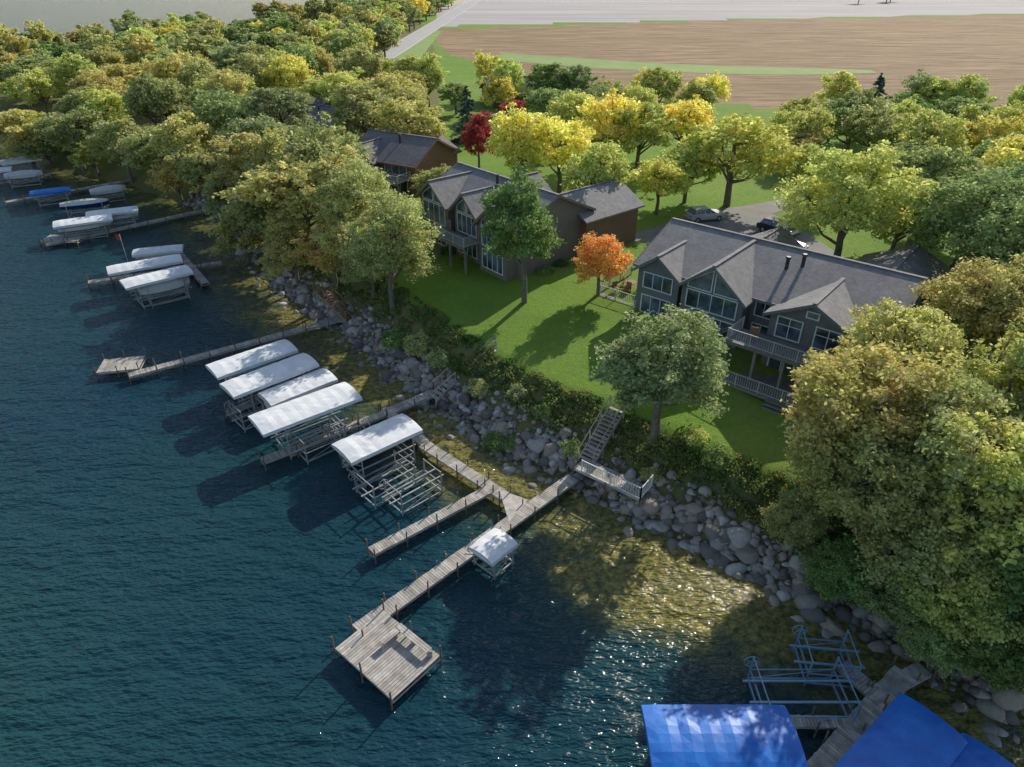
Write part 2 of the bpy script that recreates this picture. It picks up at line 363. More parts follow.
# ---------------------------------------------------------------- trees
def leaves(rng,P_,Nn,size):
    n=len(P_); Nn=Nn/np.linalg.norm(Nn,axis=1,keepdims=True)
    r=rng.normal(size=(n,3)); T=np.cross(Nn,r); T/=np.linalg.norm(T,axis=1,keepdims=True); B=np.cross(Nn,T)
    s=size*rng.uniform(.6,1.3,(n,1)); T=T*s*.5; B=B*s*.38
    V=np.stack([P_-T,P_+B*.9-T*.1,P_+T,P_-B*.9-T*.1],1).reshape(-1,3)
    return V,np.arange(n*4).reshape(n,4)
def make_tree(name,seed,nl,ncl,ls,kind='oak'):
    rng=np.random.default_rng(seed); random.seed(seed)
    mb=MB(); H=12.0;R=5.0
    if kind=='spruce':
        mb.cyl((0,0,-1),(0,0,H*.97),.25,.03,7,0,False)
        PP=[];NN=[]
        for k in range(nl//60):
            f=rng.random()**1.5; z=.6+f*(H-.8); rr=R*.75*(1-f)**.85*rng.uniform(.75,1.1)+.15; a=rng.uniform(0,6.283)
            s=rng.random(60)**.6; p=np.stack([np.cos(a)*rr*s,np.sin(a)*rr*s,z-.35*s*rr],1)+rng.normal(0,.13,(60,3))*(.4+rr*.3)
            PP.append(p); NN.append(rng.normal(size=(60,3))*.6+np.array([math.cos(a)*.4,math.sin(a)*.4,.8]))
        LV,LF=leaves(rng,np.concatenate(PP),np.concatenate(NN),ls)
    else:
        cz=6.8; sz=5.2 if kind=='oval' else 5.0
        lob=[(rng.normal(size=3),rng.uniform(.5,1)) for _ in range(8)]
        lob=[(d/np.linalg.norm(d),w) for d,w in lob]
        def rad(d): return .60+.54*max((max(0,d@l)**4)*w for l,w in lob)
        C=[];tries=0
        while len(C)<ncl and tries<ncl*30:
            tries+=1
            d=rng.normal(size=3); d/=np.linalg.norm(d)
            if d[2]<-.72: continue
            r=rad(d)*rng.uniform(.2,1)**.42
            wz = 1.0 if kind!='oval' else (1-.3*max(0,d[2]))
            c=np.array([d[0]*r*(R-.4)*wz,d[1]*r*(R-.4)*wz,cz+d[2]*r*(sz-.4)])
            cr=rng.uniform(.35,1.05)
            if any(np.linalg.norm(c-c2)<(cr+r2)*.55 for c2,r2 in C): continue
            C.append((c,cr))
        tp=[Vector((0,0,-1.2)),Vector((rng.uniform(-.15,.15),rng.uniform(-.15,.15),2.2)),Vector((rng.uniform(-.5,.5),rng.uniform(-.5,.5),5.2)),Vector((rng.uniform(-.6,.6),rng.uniform(-.6,.6),9.5))]
        rd=[.34,.26,.19,.05]
        for i in range(3): mb.cyl(tp[i],tp[i+1],rd[i],rd[i+1],8,0,False)
        ends=sorted(range(len(C)),key=lambda i:-np.linalg.norm(C[i][0]-np.array([0,0,cz])))
        limbs=[]
        for i in random.sample(ends[:len(ends)//2],14 if len(C)>40 else 5):
            e=Vector(C[i][0]); f=random.uniform(.1,.9); st=tp[1].lerp(tp[2],f) if random.random()<.75 else tp[2].lerp(tp[3],f*.6)
            mid=st.lerp(e,.5)+Vector((0,0,-.4+random.uniform(-.2,.5)))
            mb.cyl(st,mid,.15,.09,6,0,False); mb.cyl(mid,e,.09,.03,5,0,False); limbs+= [mid,mid.lerp(e,.5)]
        for c,cr in C:
            e=Vector(c); nb=min(limbs,key=lambda q:(q-e).length); mb.cyl(nb,e,.05,.02,4,0,False)
        PP=[];NN=[]
        tot=sum(cr**2 for c,cr in C)
        for c,cr in C:
            k=int(nl*cr**2/tot)
            ns=max(3,int(6*cr)); sp=rng.normal(size=(ns,3)); sp/=np.linalg.norm(sp,axis=1,keepdims=True); sp*=cr*rng.uniform(.3,1.3,(ns,1))
            w=rng.integers(0,ns,k)
            d=rng.normal(size=(k,3))
            off=sp[w]+d*cr*.34
            PP.append(c+off*np.array([1.15,1.15,.75])); NN.append(off/cr*.45+np.array([0,0,.7])+rng.normal(size=(k,3))*.65)
        LV,LF=leaves(rng,np.concatenate(PP),np.concatenate(NN),ls)
    TV=np.array([tuple(v) for v in mb.V]); TF=np.array(mb.F); o=len(TV)
    V=np.concatenate([TV,LV]); F=np.concatenate([TF,LF+o])
    mi=np.concatenate([np.zeros(len(TF)),np.ones(len(LF))])
    return fastmesh(name,V,F,mi,[M['bark'],M['leaf']])
NEAR=[make_tree('crown_near_%d'%i,10+i,20000,110,.27,'oak') for i in range(5)]
NEARO=[make_tree('crown_oval_%d'%i,20+i,19000,105,.27,'oval') for i in range(3)]
MID=[make_tree('crown_mid_%d'%i,30+i,8500,80,.40,'oak') for i in range(6)]+[make_tree('crown_mido_%d'%i,40+i,8000,72,.40,'oval') for i in range(2)]
FAR=[make_tree('crown_far_%d'%i,50+i,4000,50,.62,'oak') for i in range(4)]
SPR=[make_tree('spruce_%d'%i,60+i,9000,0,.34,'spruce') for i in range(2)]
COL=dict(OL=(.63,.56,.18),OG=(.50,.51,.18),GR=(.27,.37,.10),LG=(.42,.49,.17),YE=(.82,.73,.16),YG=(.64,.65,.17),
 OR=(.85,.40,.10),GO=(.72,.56,.17),RD=(.55,.06,.07),DG=(.14,.20,.08),BG=(.13,.21,.15),SG=(.38,.43,.18))
trees=[];random.seed(11)
def put(mesh,name,x,y,h,r,col,parent=None,zoff=0):
    o=bpy.data.objects.new(name,mesh); scene.collection.objects.link(o)
    o.location=(x,y,gz(x,y)+zoff); o.scale=(r/5*random.uniform(.92,1.1),r/5*random.uniform(.92,1.1),h/12)
    o.rotation_euler=(0,0,random.uniform(0,6.28))
    j=random.uniform(.85,1.12); o.color=(col[0]*j*random.uniform(.94,1.06),col[1]*j,col[2]*j,1)
    if parent: o.parent=parent
    trees.append((x,y,r)); return o
names={'OL':'oak_tree','OG':'oak_tree','GR':'green_ash_tree','LG':'willow_tree','YE':'yellow_maple_tree','YG':'cottonwood_tree','OR':'orange_maple_tree','GO':'golden_oak_tree','RD':'red_maple_tree','DG':'cedar_tree','SG':'oak_tree','BG':'spruce_tree'}
def T(px,py,h,r,c,kind=None):
    z0=5.
    for _ in range(5):
        x,y=G(px,py,z0+.6*h); z0=.5*z0+.5*gz(x,y)
    dist=math.hypot(x,y)
    if kind=='s': me=random.choice(SPR); nm='spruce_tree'
    elif dist<75: me=random.choice(NEARO if kind=='o' else NEAR); nm=names[c]
    else: me=random.choice(MID[6:] if kind=='o' else MID[:6]); nm=names[c]
    return put(me,nm,x,y,h,r*1.1,COL[c])
for t in [
 (862,400,10.5,4.6,'OL'),(905,350,10.5,3.9,'OL'),(945,430,11,4.6,'OG'),(875,490,9,3.6,'OL'),(822,445,8,2.8,'OL'),(930,530,9,3.6,'OG'),
 (1000,490,11,4.4,'YG'),(985,300,11,4.4,'OL'),(1030,390,11,4.2,'YG'),(848,570,5,2.2,'GR'),(985,590,8,3.4,'YG'),(1040,590,8,3.6,'GR'),(905,590,5.5,2.3,'LG'),
 (945,640,4.5,2,'LG'),(1010,650,5,2.6,'GR'),(800,520,5,1.8,'OG'),(1060,480,11,4.5,'OG'),
 (665,362,10.5,4.7,'SG'),(525,224,12.5,4.2,'GR','o'),(601,256,6.5,2.8,'OR'),
 (738,140,13.5,6.3,'YE','o'),(855,190,14,6.0,'YG','o'),(905,205,10,4,'YG'),(975,215,13,6.8,'LG'),(1020,170,13,6,'YE'),(930,140,11,5,'YG'),(985,135,11,4.5,'YE'),
 (835,112,8,4,'LG'),(876,97,10,4.2,'BG','s'),(915,110,8,5,'GR'),(965,112,8,5,'LG'),(800,143,7,3.5,'GO'),(690,160,9,4,'YG'),(1030,250,12,5,'LG'),(1040,310,10,5,'OG'),
 (660,175,8,3.5,'YE'),(790,122,8,4,'YG'),(1015,122,9,5,'YG'),(815,170,9,3.5,'YG'),(930,180,12,5,'LG'),
 (600,170,11,4.3,'YG','o'),(560,140,12,5,'YE'),(522,135,12,5,'YE'),(640,125,11,5,'YG'),(682,118,10,4.6,'YE'),(612,118,12,5,'YE'),(478,133,9.5,3.1,'RD','o'),(512,112,6.5,3,'RD'),
 (467,108,9,4,'BG','s'),(521,158,5,2.4,'BG','s'),(490,66,11,4,'YE'),(508,78,11,4,'YG'),(548,80,10,4.5,'GR'),(576,80,10,4.5,'SG'),(660,86,11,5,'YG'),(640,100,9,4,'YG'),
 (575,110,10,4.5,'YG'),(455,92,7,3.4,'LG'),(540,100,8,4,'LG'),(590,105,9,4,'LG'),
 (300,185,13,6.3,'OL'),(345,200,11,4.8,'OG'),(386,240,11.5,4.8,'OG'),(330,248,8,3.6,'GO'),(262,205,11,5,'OG'),(290,240,9,3.8,'OL'),(240,225,8,3.6,'OL'),
 (250,160,12,5.5,'OL'),(408,118,12,5.5,'OL'),(360,110,12,6,'OG'),(185,140,13,6,'OL'),(150,150,10,4.5,'OG'),(175,175,7,3.5,'GO'),(205,165,10,4.5,'OG'),
 (90,150,7,4,'YG'),(120,140,11,5,'OG'),(70,128,12,6,'OG'),(20,130,12,6,'OL'),(45,145,7,4,'LG'),(325,160,13,5.5,'OG'),(225,190,9,4,'OG'),(370,262,6,2.6,'OG'),(355,232,9,3.6,'OL'),(437,180,6,2.6,'OG')]:
    T(*t)

wood=empty('distant_woodland')
rng=np.random.default_rng(5)
no_tree=[P([(355,150),(440,150),(470,150),(630,200),(700,200),(830,215),(900,290),(640,300),(440,290),(350,235)]),
         P([(372,98),(400,50),(425,22),(447,24),(450,60),(430,100)]), P([(270,112),(335,115),(340,150),(270,145)]), P([(225,30),(350,38),(345,48),(215,44)])]
def scatter(poly,step,pal,hr,rr,keep=1.0):
    A=np.array(poly); x0,y0=A.min(0); x1,y1=A.max(0)
    X,Y=np.meshgrid(np.arange(x0,x1,step),np.arange(y0,y1,step)); X=X+rng.uniform(-.42,.42,X.shape)*step; Y=Y+rng.uniform(-.42,.42,Y.shape)*step
    ok=inside(A,X,Y)&(sdist(X,Y)>5)&(rng.random(X.shape)<keep)
    for q in no_tree: ok&=~inside(q,X,Y)
    for x,y in zip(X[ok],Y[ok]):
        if abs(x)>.78*y+40: continue
        if any(math.hypot(x-a,y-b)<r*.55+2.2 for a,b,r in base): continue
        dist=math.hypot(x,y); c=random.choice(pal)
        if random.random()<.02: put(random.choice(SPR),'spruce_tree',x,y,random.uniform(8,11),4.2,COL['BG'],wood); continue
        put(random.choice(MID if dist<190 else FAR),'woodland_tree',x,y,random.uniform(*hr),random.uniform(*rr),COL[c],wood)
base=list(trees)
scatter(P([(-200,8),(-200,150),(0,150),(215,212),(262,240),(330,230),(365,150),(440,120),(440,62),(385,55),(425,22),(452,8),(450,-6),(140,-4),(0,8)]),9.3,
        ['OL','OL','OG','OG','LG','YG','SG','OG','OL','OG','YG','LG','GR','YE'],(7,13.5),(4.2,6.6),.92)
base=list(trees)
scatter(P([(780,122),(1100,128),(1100,330),(960,270),(880,215),(800,175)]),8.5,['YG','LG','YE','OG','LG','YG'],(7,11),(4,5.2),.8)
scatter(P([(500,102),(700,112),(790,120),(790,135),(640,145),(500,130),(470,105)]),9,['YG','YE','LG','OG','OG'],(7,9.5),(3.8,4.8),.7)
for px,py in ((858,4),(886,3),(890,2)): 
    x,y=G(px,py,5); put(FAR[0],'woodland_tree',x,y,9,6,COL['DG'],wood)

# ---------------------------------------------------------------- bank shrubs
rng=np.random.default_rng(9); PP=[];NN=[]
def shrubs(dmin,dmax,nn,smin,smax):
    for _ in range(nn):
        f=rng.random(); i=f*(len(acc)-1); k=int(i); a=np.array(acc[k]);b_=np.array(acc[k+1]); t=(b_-a)/np.linalg.norm(b_-a); n=np.array([-t[1],t[0]])
        if n@np.array([.65,.76])<0:n=-n
        q=a+(b_-a)*(i-k)+n*rng.uniform(dmin,dmax); s=rng.uniform(smin,smax)
        k2=int(60+220*s*s); d=rng.normal(size=(k2,3)); d/=np.linalg.norm(d,axis=1,keepdims=True); d[:,2]=np.abs(d[:,2])
        c=np.array([q[0],q[1],gz(*q)]); PP.append(c+d*s*rng.uniform(.4,1.15,(k2,1))*np.array([1,1,.65])); NN.append(d+rng.normal(size=(k2,3))*.6)
shrubs(2.7,5.6,1100,.2,.55); shrubs(2.4,4.8,70,.6,1.0)
LV,LF=leaves(rng,np.concatenate(PP),np.concatenate(NN),.18)
me=fastmesh('bank_shrubs',LV,LF,np.zeros(len(LF)),[M['shrubleaf']])
scene.collection.objects.link(bpy.data.objects.new('bank_shrubs',me))
def shrub_mesh(seed):
    r=np.random.default_rng(seed); k=2500; d=r.normal(size=(k,3)); d/=np.linalg.norm(d,axis=1,keepdims=True); d[:,2]=np.abs(d[:,2])
    lump=1+.2*np.sin(d[:,0]*5+seed)*np.cos(d[:,1]*6)
    V,F=leaves(r,d*(lump*r.uniform(.6,1.05,k))[:,None]*np.array([1,1,.9]),d+r.normal(size=(k,3))*.5,.16)
    return fastmesh('shrub_leaves_%d'%seed,V,F,np.zeros(len(F)),[M['leaf']])
SHM=[shrub_mesh(1),shrub_mesh(2)]
for px,py,s,c in ((497,408,1.1,'GR'),(512,412,.8,'GR'),(420,330,1.6,'OG'),(440,345,1.2,'LG'),(395,320,1.5,'GR'),(575,425,1.0,'LG'),(655,455,.8,'OG'),(695,440,.9,'YG'),(600,500,.6,'OG'),(718,455,1.1,'GR'),
                  (520,385,1.0,'SG'),(545,400,.9,'GR'),(480,372,1.1,'OG'),(450,262,1.0,'DG'),(470,270,.9,'GR'),(545,285,.9,'GR'),(560,278,.8,'DG'),(640,310,.8,'GR'),(690,330,.8,'DG')):
    x,y=G(px,py,3.5); o=bpy.data.objects.new('garden_shrub',random.choice(SHM)); scene.collection.objects.link(o)
    o.location=(x,y,gz(x,y)-.1); o.scale=(s,s,s*.85); o.color=(*COL[c],1); o.rotation_euler=(0,0,random.uniform(0,6))

# ---------------------------------------------------------------- houses
def slab(mb,pts,th,m=0):
    vs=[tuple(p) for p in pts]+[(p[0],p[1],p[2]-th) for p in pts]; n=len(pts)
    mb.add(vs,[tuple(range(n)),tuple(range(2*n-1,n-1,-1))]+[(i,n+i,n+(i+1)%n,(i+1)%n) for i in range(n)],m)
def roof_x(mb,x0,x1,y0,y1,ze,zr,ov=.6,ovx=.5,m=0):
    ym=(y0+y1)/2; s=(zr-ze)/(ym-y0); e=ze-s*ov
    slab(mb,[(x0-ovx,y0-ov,e+.1),(x1+ovx,y0-ov,e+.1),(x1+ovx,ym,zr+.1),(x0-ovx,ym,zr+.1)],.18,m)
    slab(mb,[(x1+ovx,y1+ov,e+.1),(x0-ovx,y1+ov,e+.1),(x0-ovx,ym,zr+.1),(x1+ovx,ym,zr+.1)],.18,m)
    mb.beam((x0-ovx,ym,zr+.13),(x1+ovx,ym,zr+.13),.3,.06,m)
def roof_y(mb,x0,x1,y0,y1,ze,zr,ov=.5,ovy=.6,m=0):
    xm=(x0+x1)/2; s=(zr-ze)/(xm-x0); e=ze-s*ov
    slab(mb,[(x0-ov,y1,e+.1),(x0-ov,y0-ovy,e+.1),(xm,y0-ovy,zr+.1),(xm,y1,zr+.1)],.18,m)
    slab(mb,[(x1+ov,y0-ovy,e+.1),(x1+ov,y1,e+.1),(xm,y1,zr+.1),(xm,y0-ovy,zr+.1)],.18,m)
    mb.beam((xm,y0-ovy,zr+.13),(xm,y1,zr+.13),.3,.06,m)
def fascia(mb,pts,m=0):
    for a,b in zip(pts[:-1],pts[1:]): mb.beam(a,b,.05,.24,m)
class Win:
    def __init__(s): s.g=MB(); s.f=MB()
    def front(s,x,z,w,h,y,n=2,mid=False):
        s.g.b2(x,x+w,y-.03,y+.03,z,z+h)
        for zz in (z,z+h): s.f.b2(x-.05,x+w+.05,y-.08,y-.035,zz-.045,zz+.045)
        for i in range(n+1):
            xx=x+w*i/n; t=.05 if i in(0,n) else .03; s.f.b2(xx-t,xx+t,y-.075,y-.034,z+.045,z+h-.045)
        if mid: s.f.b2(x,x+w,y-.07,y-.036,z+h*.62,z+h*.62+.05)
    def side(s,y,z,w,h,x,sg,n=2):
        s.g.b2(x-.03,x+.03,y,y+w,z,z+h)
        a,b=sorted((x+sg*.035,x+sg*.08))
        for zz in (z,z+h): s.f.b2(a,b,y-.05,y+w+.05,zz-.045,zz+.045)
        for i in range(n+1):
            yy=y+w*i/n; s.f.b2(a,b,yy-.04,yy+.04,z+.045,z+h-.045)
    def poly(s,pts):
        s.g.add(pts,[tuple(range(len(pts)))])
        for i in range(len(pts)):
            a=Vector(pts[i])+Vector((0,-.03,0));b=Vector(pts[(i+1)%len(pts)])+Vector((0,-.03,0)); s.f.beam(a,b,.06,.08)
def rail(mb,p,q,h=1.0,m=0,step=.18,post=1.8):
    p=Vector(p);q=Vector(q);L=(q-p).length;n=max(1,int(L/post))
    for z in (h,.12): mb.beam(p+Vector((0,0,z)),q+Vector((0,0,z)),.06,.05,m)
    for i in range(n+1):
        a=p.lerp(q,i/n); mb.beam(a,a+Vector((0,0,h+.04)),.09,.09,m)
    k=int(L/step)
    for i in range(1,k):
        a=p.lerp(q,i/k); mb.beam(a+Vector((0,0,.14)),a+Vector((0,0,h-.02)),.025,.025,m)
def gable_glass(w,x0,x1,y,zb,ze,zr):
    xm=(x0+x1)/2
    w.front(x0+.5,.4,x1-x0-1.0,1.9,y,4)
    w.front(x0+.5,zb,x1-x0-1.0,ze-zb-.35,y,4)
    s=(zr-ze)/(xm-x0); yy=y-.035; b=ze-.15
    xa=x0+.5
    w.poly([(xa,yy,b),(xm-.12,yy,b),(xm-.12,yy,zr-.45),(xa,yy,ze+s*.5-.1)])
    xb=x1-.5
    w.poly([(xm+.12,yy,b),(xb,yy,b),(xb,yy,ze+s*.5-.1),(xm+.12,yy,zr-.45)])
def house(name,org,ang,zg,L,D,ze,zr,wall,roofm,gables,wins,decks=(),wings=(),pipes=(),trim=None):
    e=empty(name,(org[0],org[1],zg),ang)
    wl=MB(); rf=MB(); w=Win(); tr=MB()
    wl.b2(0,L,0,D,-2.5,ze)
    for x in (0,L):
        wl.add([(x+(.002 if x==0 else -.002),0,ze-.01),(x,D,ze-.01),(x,D/2,zr)],[(0,1,2)])
    roof_x(rf,0,L,0,D,ze,zr)
    s=(zr-ze)/(D/2); ee=ze-s*.6
    tr.b2(-.5,L+.5,-.68,-.61,ee-.12,ee+.1)
    for x in (-.53,L+.53):
        fascia(tr,[(x,-.6,ee-.0),(x,D/2,zr),(x,D+.6,ee)])
    for (x0,x1,yf,za,zeg,glassy) in gables:
        wl.b2(x0,x1,yf,.5,-2.4,zeg); xm=(x0+x1)/2
        wl.add([(x0,yf,zeg-.01),(x1,yf,zeg-.01),(xm,yf,za)],[(0,1,2)])
        yb=(za-ze)/s+.3
        roof_y(rf,x0,x1,yf,max(yb,.6),zeg,za,.4)
        sg=(za-zeg)/(xm-x0)
        fascia(tr,[(x0-.4,yf-.63,zeg-sg*.4+.0),(xm,yf-.63,za+.0),(x1+.4,yf-.63,zeg-sg*.4+.0)])
        if glassy: gable_glass(w,x0,x1,yf,2.7,zeg,za)
    for q in wins:
        if q[0]=='f': w.front(*q[1:])
        else: w.side(*q[1:])
    for (x0,x1,y0,y1,wze,wzr,ax,wm) in wings:
        mb2=MB(); mb2.b2(x0,x1,y0,y1,-1.3,wze)
        if ax=='x':
            roof_x(rf,x0,x1,y0,y1,wze,wzr)
            for x in (x0,x1): mb2.add([(x,y0,wze),(x,y1,wze),(x,(y0+y1)/2,wzr)],[(0,1,2)])
        else:
            roof_y(rf,x0,x1,y0,y1+.5,wze,wzr)
            for y in (y0,y1): mb2.add([(x0,y,wze),(x1,y,wze),((x0+x1)/2,y,wzr)],[(0,1,2)])
        mb2.obj('wing_walls',[M[wm]],e)
    dk=MB(); rl=MB()
    for (x0,x1,y0,y1,z,sides) in decks:
        k=int((x1-x0)/.16)
        for i in range(k): dk.b2(x0+i*.16,x0+i*.16+.145,y0,y1,z-.04,z)
        for yy in (y0+.1,y1-.1): dk.b2(x0,x1,yy-.06,yy+.06,z-.28,z-.045)
        nn=max(1,int((x1-x0)/2.2))
        for i in range(nn+1):
            xx=x0+.1+(x1-x0-.2)*i/nn; dk.b2(xx-.1,xx+.1,y0+.17,y0+.37,-3.0,z-.29)
        if 'f' in sides: rail(rl,(x0,y0+.05,z),(x1,y0+.05,z))
        if 'l' in sides: rail(rl,(x0+.05,y0+.1,z),(x0+.05,y1,z))
        if 'r' in sides: rail(rl,(x1-.05,y0+.1,z),(x1-.05,y1,z))
    pp=MB()
    for x,y,h in pipes:
        z=ze+s*min(y,D-y); pp.cyl((x,y,z-.2),(x,y,z+h),.15,.15,10); pp.cyl((x,y,z+h),(x,y,z+h+.15),.24,.18,10)
    wl.obj('walls',[M[wall]],e); rf.obj('roof',[M[roofm]],e); tr.obj('trim',[M['white'] if trim is None else M[trim]],e)
    w.g.obj('windows',[M['glass']],e); w.f.obj('window_frames',[M['white']],e)
    if dk.V: dk.obj('deck',[M['deckgrey']],e); rl.obj('deck_rails',[M['lightrail']],e)
    if pp.V: pp.obj('flue_pipes',[M['dark']],e)
    return e
A40=math.atan2(-.65,.76)
hA=house('grey_lake_house',(11.5,56.9),A40,4.5,20.5,11.5,4.7,6.9,'sidingA','roofA',
  [(.2,4.2,-.8,6.0,4.5,False),(4.9,10.3,-1.6,6.8,4.6,True),(12.6,18.8,-1.8,6.1,4.5,False)],
  [('f',.8,2.8,2.8,1.4,-.8,3),('f',.8,.3,2.8,1.8,-.8,3),('f',10.7,2.9,1.5,1.5,0,2),('f',10.7,.4,1.5,1.8,0,2),('f',13.2,2.6,1.9,1.7,-1.8,2,True),('f',16.1,2.6,1.9,1.7,-1.8,2,True),
   ('f',15.2,4.8,.9,.5,-1.8,1),('f',13.2,-.4,2.0,2.2,-1.8,2),('f',16.1,-.4,1.9,2.2,-1.8,2),('f',19.1,2.8,1.0,1.4,0,1),('s',2,2.7,1.6,1.5,0,-1),('s',6,2.7,1.8,1.5,0,-1,3),('s',3,.4,2,1.8,0,-1,3)],
  [(10.6,19.6,-4.6,-1.9,2.4,'flr'),(10.6,19.6,-6.0,-1.9,-.35,'fr'),(-4.2,-.1,-.5,5.5,.45,'fl')],
  [(14,21.5,11.2,18,3.4,5.2,'y','sidingA'),(3,9,11.2,15.5,3.2,4.9,'y','sidingA')],
  [(11.4,3.2,1.0),(12.4,3.9,1.0),(7.5,3.0,.6)],trim='sidingA')
st=MB()
for i in range(12): st.b2(10.3-.26*i,10.56-.26*i,-4.5,-3.4,2.2-.21*i,2.25-.21*i)
for yy in (-4.5,-3.4):
    st.beam((10.55,yy,3.2),(7.4,yy,.7),.05,.06); st.beam((10.55,yy,2.15),(7.4,yy,-.35),.05,.25)
for i in range(5): st.b2(15+0*i,17.5,-6.35-.3*i,-6.05-.3*i,-.5-.16*i,-.45-.16*i)
st.obj('deck_steps',[M['deckgrey']],hA)
xB,yB=G(430,235,5)
hB=house('taupe_lake_house',(xB,yB),math.atan2(-.76,.65),4.8,15.5,9.5,5.2,7.4,'sidingB','roofA',
  [(.2,5.2,-1.0,7.1,5.1,True),(6.0,10.2,-.7,6.9,5.0,True),(11.0,15.2,-1.4,6.8,4.9,True)],
  [('f',5.3,.3,.6,2,0,1),('f',10.3,3,.6,1.6,0,1),('s',2,3.2,1.8,1.5,0,-1,3),('s',6,3.2,1.8,1.5,0,-1,3),('s',2,.3,2,2,0,-1,3),('s',6,.3,2,2,0,-1,3)],
  [(5.6,11,-3.4,-1.1,2.6,'flr')],
  [(9.5,16.4,8.5,16.5,4.4,6.2,'y','sidingC'),(2,7,9.3,12,4.3,6.0,'y','sidingB')],[(8,3.5,1.1),(13,3,.8)],trim='sidingB')
xC,yC=G(356,186,5)
hC=house('brown_lake_house',(xC,yC),math.atan2(-.5,.87),4.9,10.5,9,4.4,6.7,'sidingC','roofC',
  [(.5,4.4,-1,6.1,4.3,True)],[('f',5.5,2.7,3.6,1.3,0,3),('f',5.5,.3,3.6,1.8,0,3),('s',3,2.7,2,1.3,0,-1,2)],[(4.8,9.8,-3,-.1,2.4,'flr')],
  [(3,9,8.8,12,3.6,5.2,'y','sidingC')],[(6,3,1.0)],trim='sidingC')
for nm,px,py,an in (('grey_cottage',285,138,-.5),('dark_roof_cottage',492,108,.3),('shaded_cottage',310,133,-.4)):
    x,y=G(px,py,5)
    house(nm,(x,y),an,5,11,8,3.0,5.2,'sidingB','roofC',[(1,5,-1,4.8,2.9,False)],[('f',1.8,.8,2.2,1.3,-1,2),('f',7,.8,2,1.3,0,2)],(),(),[(6,3,.6)])

def chair(x,y,z,rz):
    mb=MB(); mb.b2(-.28,.28,-.28,.28,.38,.43); mb.box((0,.3,.72),(.56,.05,.62))
    for a in (-.25,.25):
        for b in (-.25,.25): mb.b2(a-.03,a+.03,b-.03,b+.03,0,.38)
        mb.b2(a-.04,a+.04,-.28,.3,.6,.64)
    mb.obj('patio_chair',[M['wood2']],None,(x,y,z),rz)
def loc(org,ang,x,y): return org[0]+x*math.cos(ang)-y*math.sin(ang),org[1]+x*math.sin(ang)+y*math.cos(ang)
for x,y,r in ((-3,1,.5),(-2.2,1.6,-.8),(-3.2,3,1.5),(-1.5,3.6,2.6)):
    q=loc((11.5,56.9),A40,x,y); chair(q[0],q[1],4.96,r)
for x,y,r in ((12.2,-3.4,.3),(17.6,-3.2,-.5)):
    q=loc((11.5,56.9),A40,x,y); chair(q[0],q[1],6.905,A40+r)
q=loc((11.5,56.9),A40,-2.4,2.6); mb=MB(); mb.cyl((0,0,.68),(0,0,.73),.55,.55,16); mb.cyl((0,0,0),(0,0,.68),.05,.05,8); mb.obj('patio_table',[M['wood2']],None,(q[0],q[1],4.95))

# ---------------------------------------------------------------- driveways, road
polysheet('driveway',P([(618,240),(640,232),(700,212),(745,206),(800,196),(800,206),(772,214),(800,228),(850,262),(800,262),(735,240),(690,238),(650,243)])[::-1],5.03,M['asphalt'])
r0=np.array(G(340,82,5)); r1=np.array(G(398,48,5)); r2=np.array(G(432,27,5)); r3=r2+(r2-r1)*3
rp=[r0,r1,r2,r3]; lft=[];rgt=[]; lines=MB()
for i,p in enumerate(rp):
    t=rp[min(i+1,3)]-rp[max(i-1,0)]; t=t/np.linalg.norm(t); n=np.array([-t[1],t[0]])*4.2
    lft.append(tuple(p+n)); rgt.append(tuple(p-n))
polysheet('road',lft+rgt[::-1],5.03,M['road'])
for i in range(3):
    for s_ in (-.92,.92):
        a=np.array(lft[i])*(.5+s_/2)+np.array(rgt[i])*(.5-s_/2); b_=np.array(lft[i+1])*(.5+s_/2)+np.array(rgt[i+1])*(.5-s_/2)
        lines.beam((a[0],a[1],5.036),(b_[0],b_[1],5.036),.2,.01)
lines.obj('road_edge_lines',[M['white']])

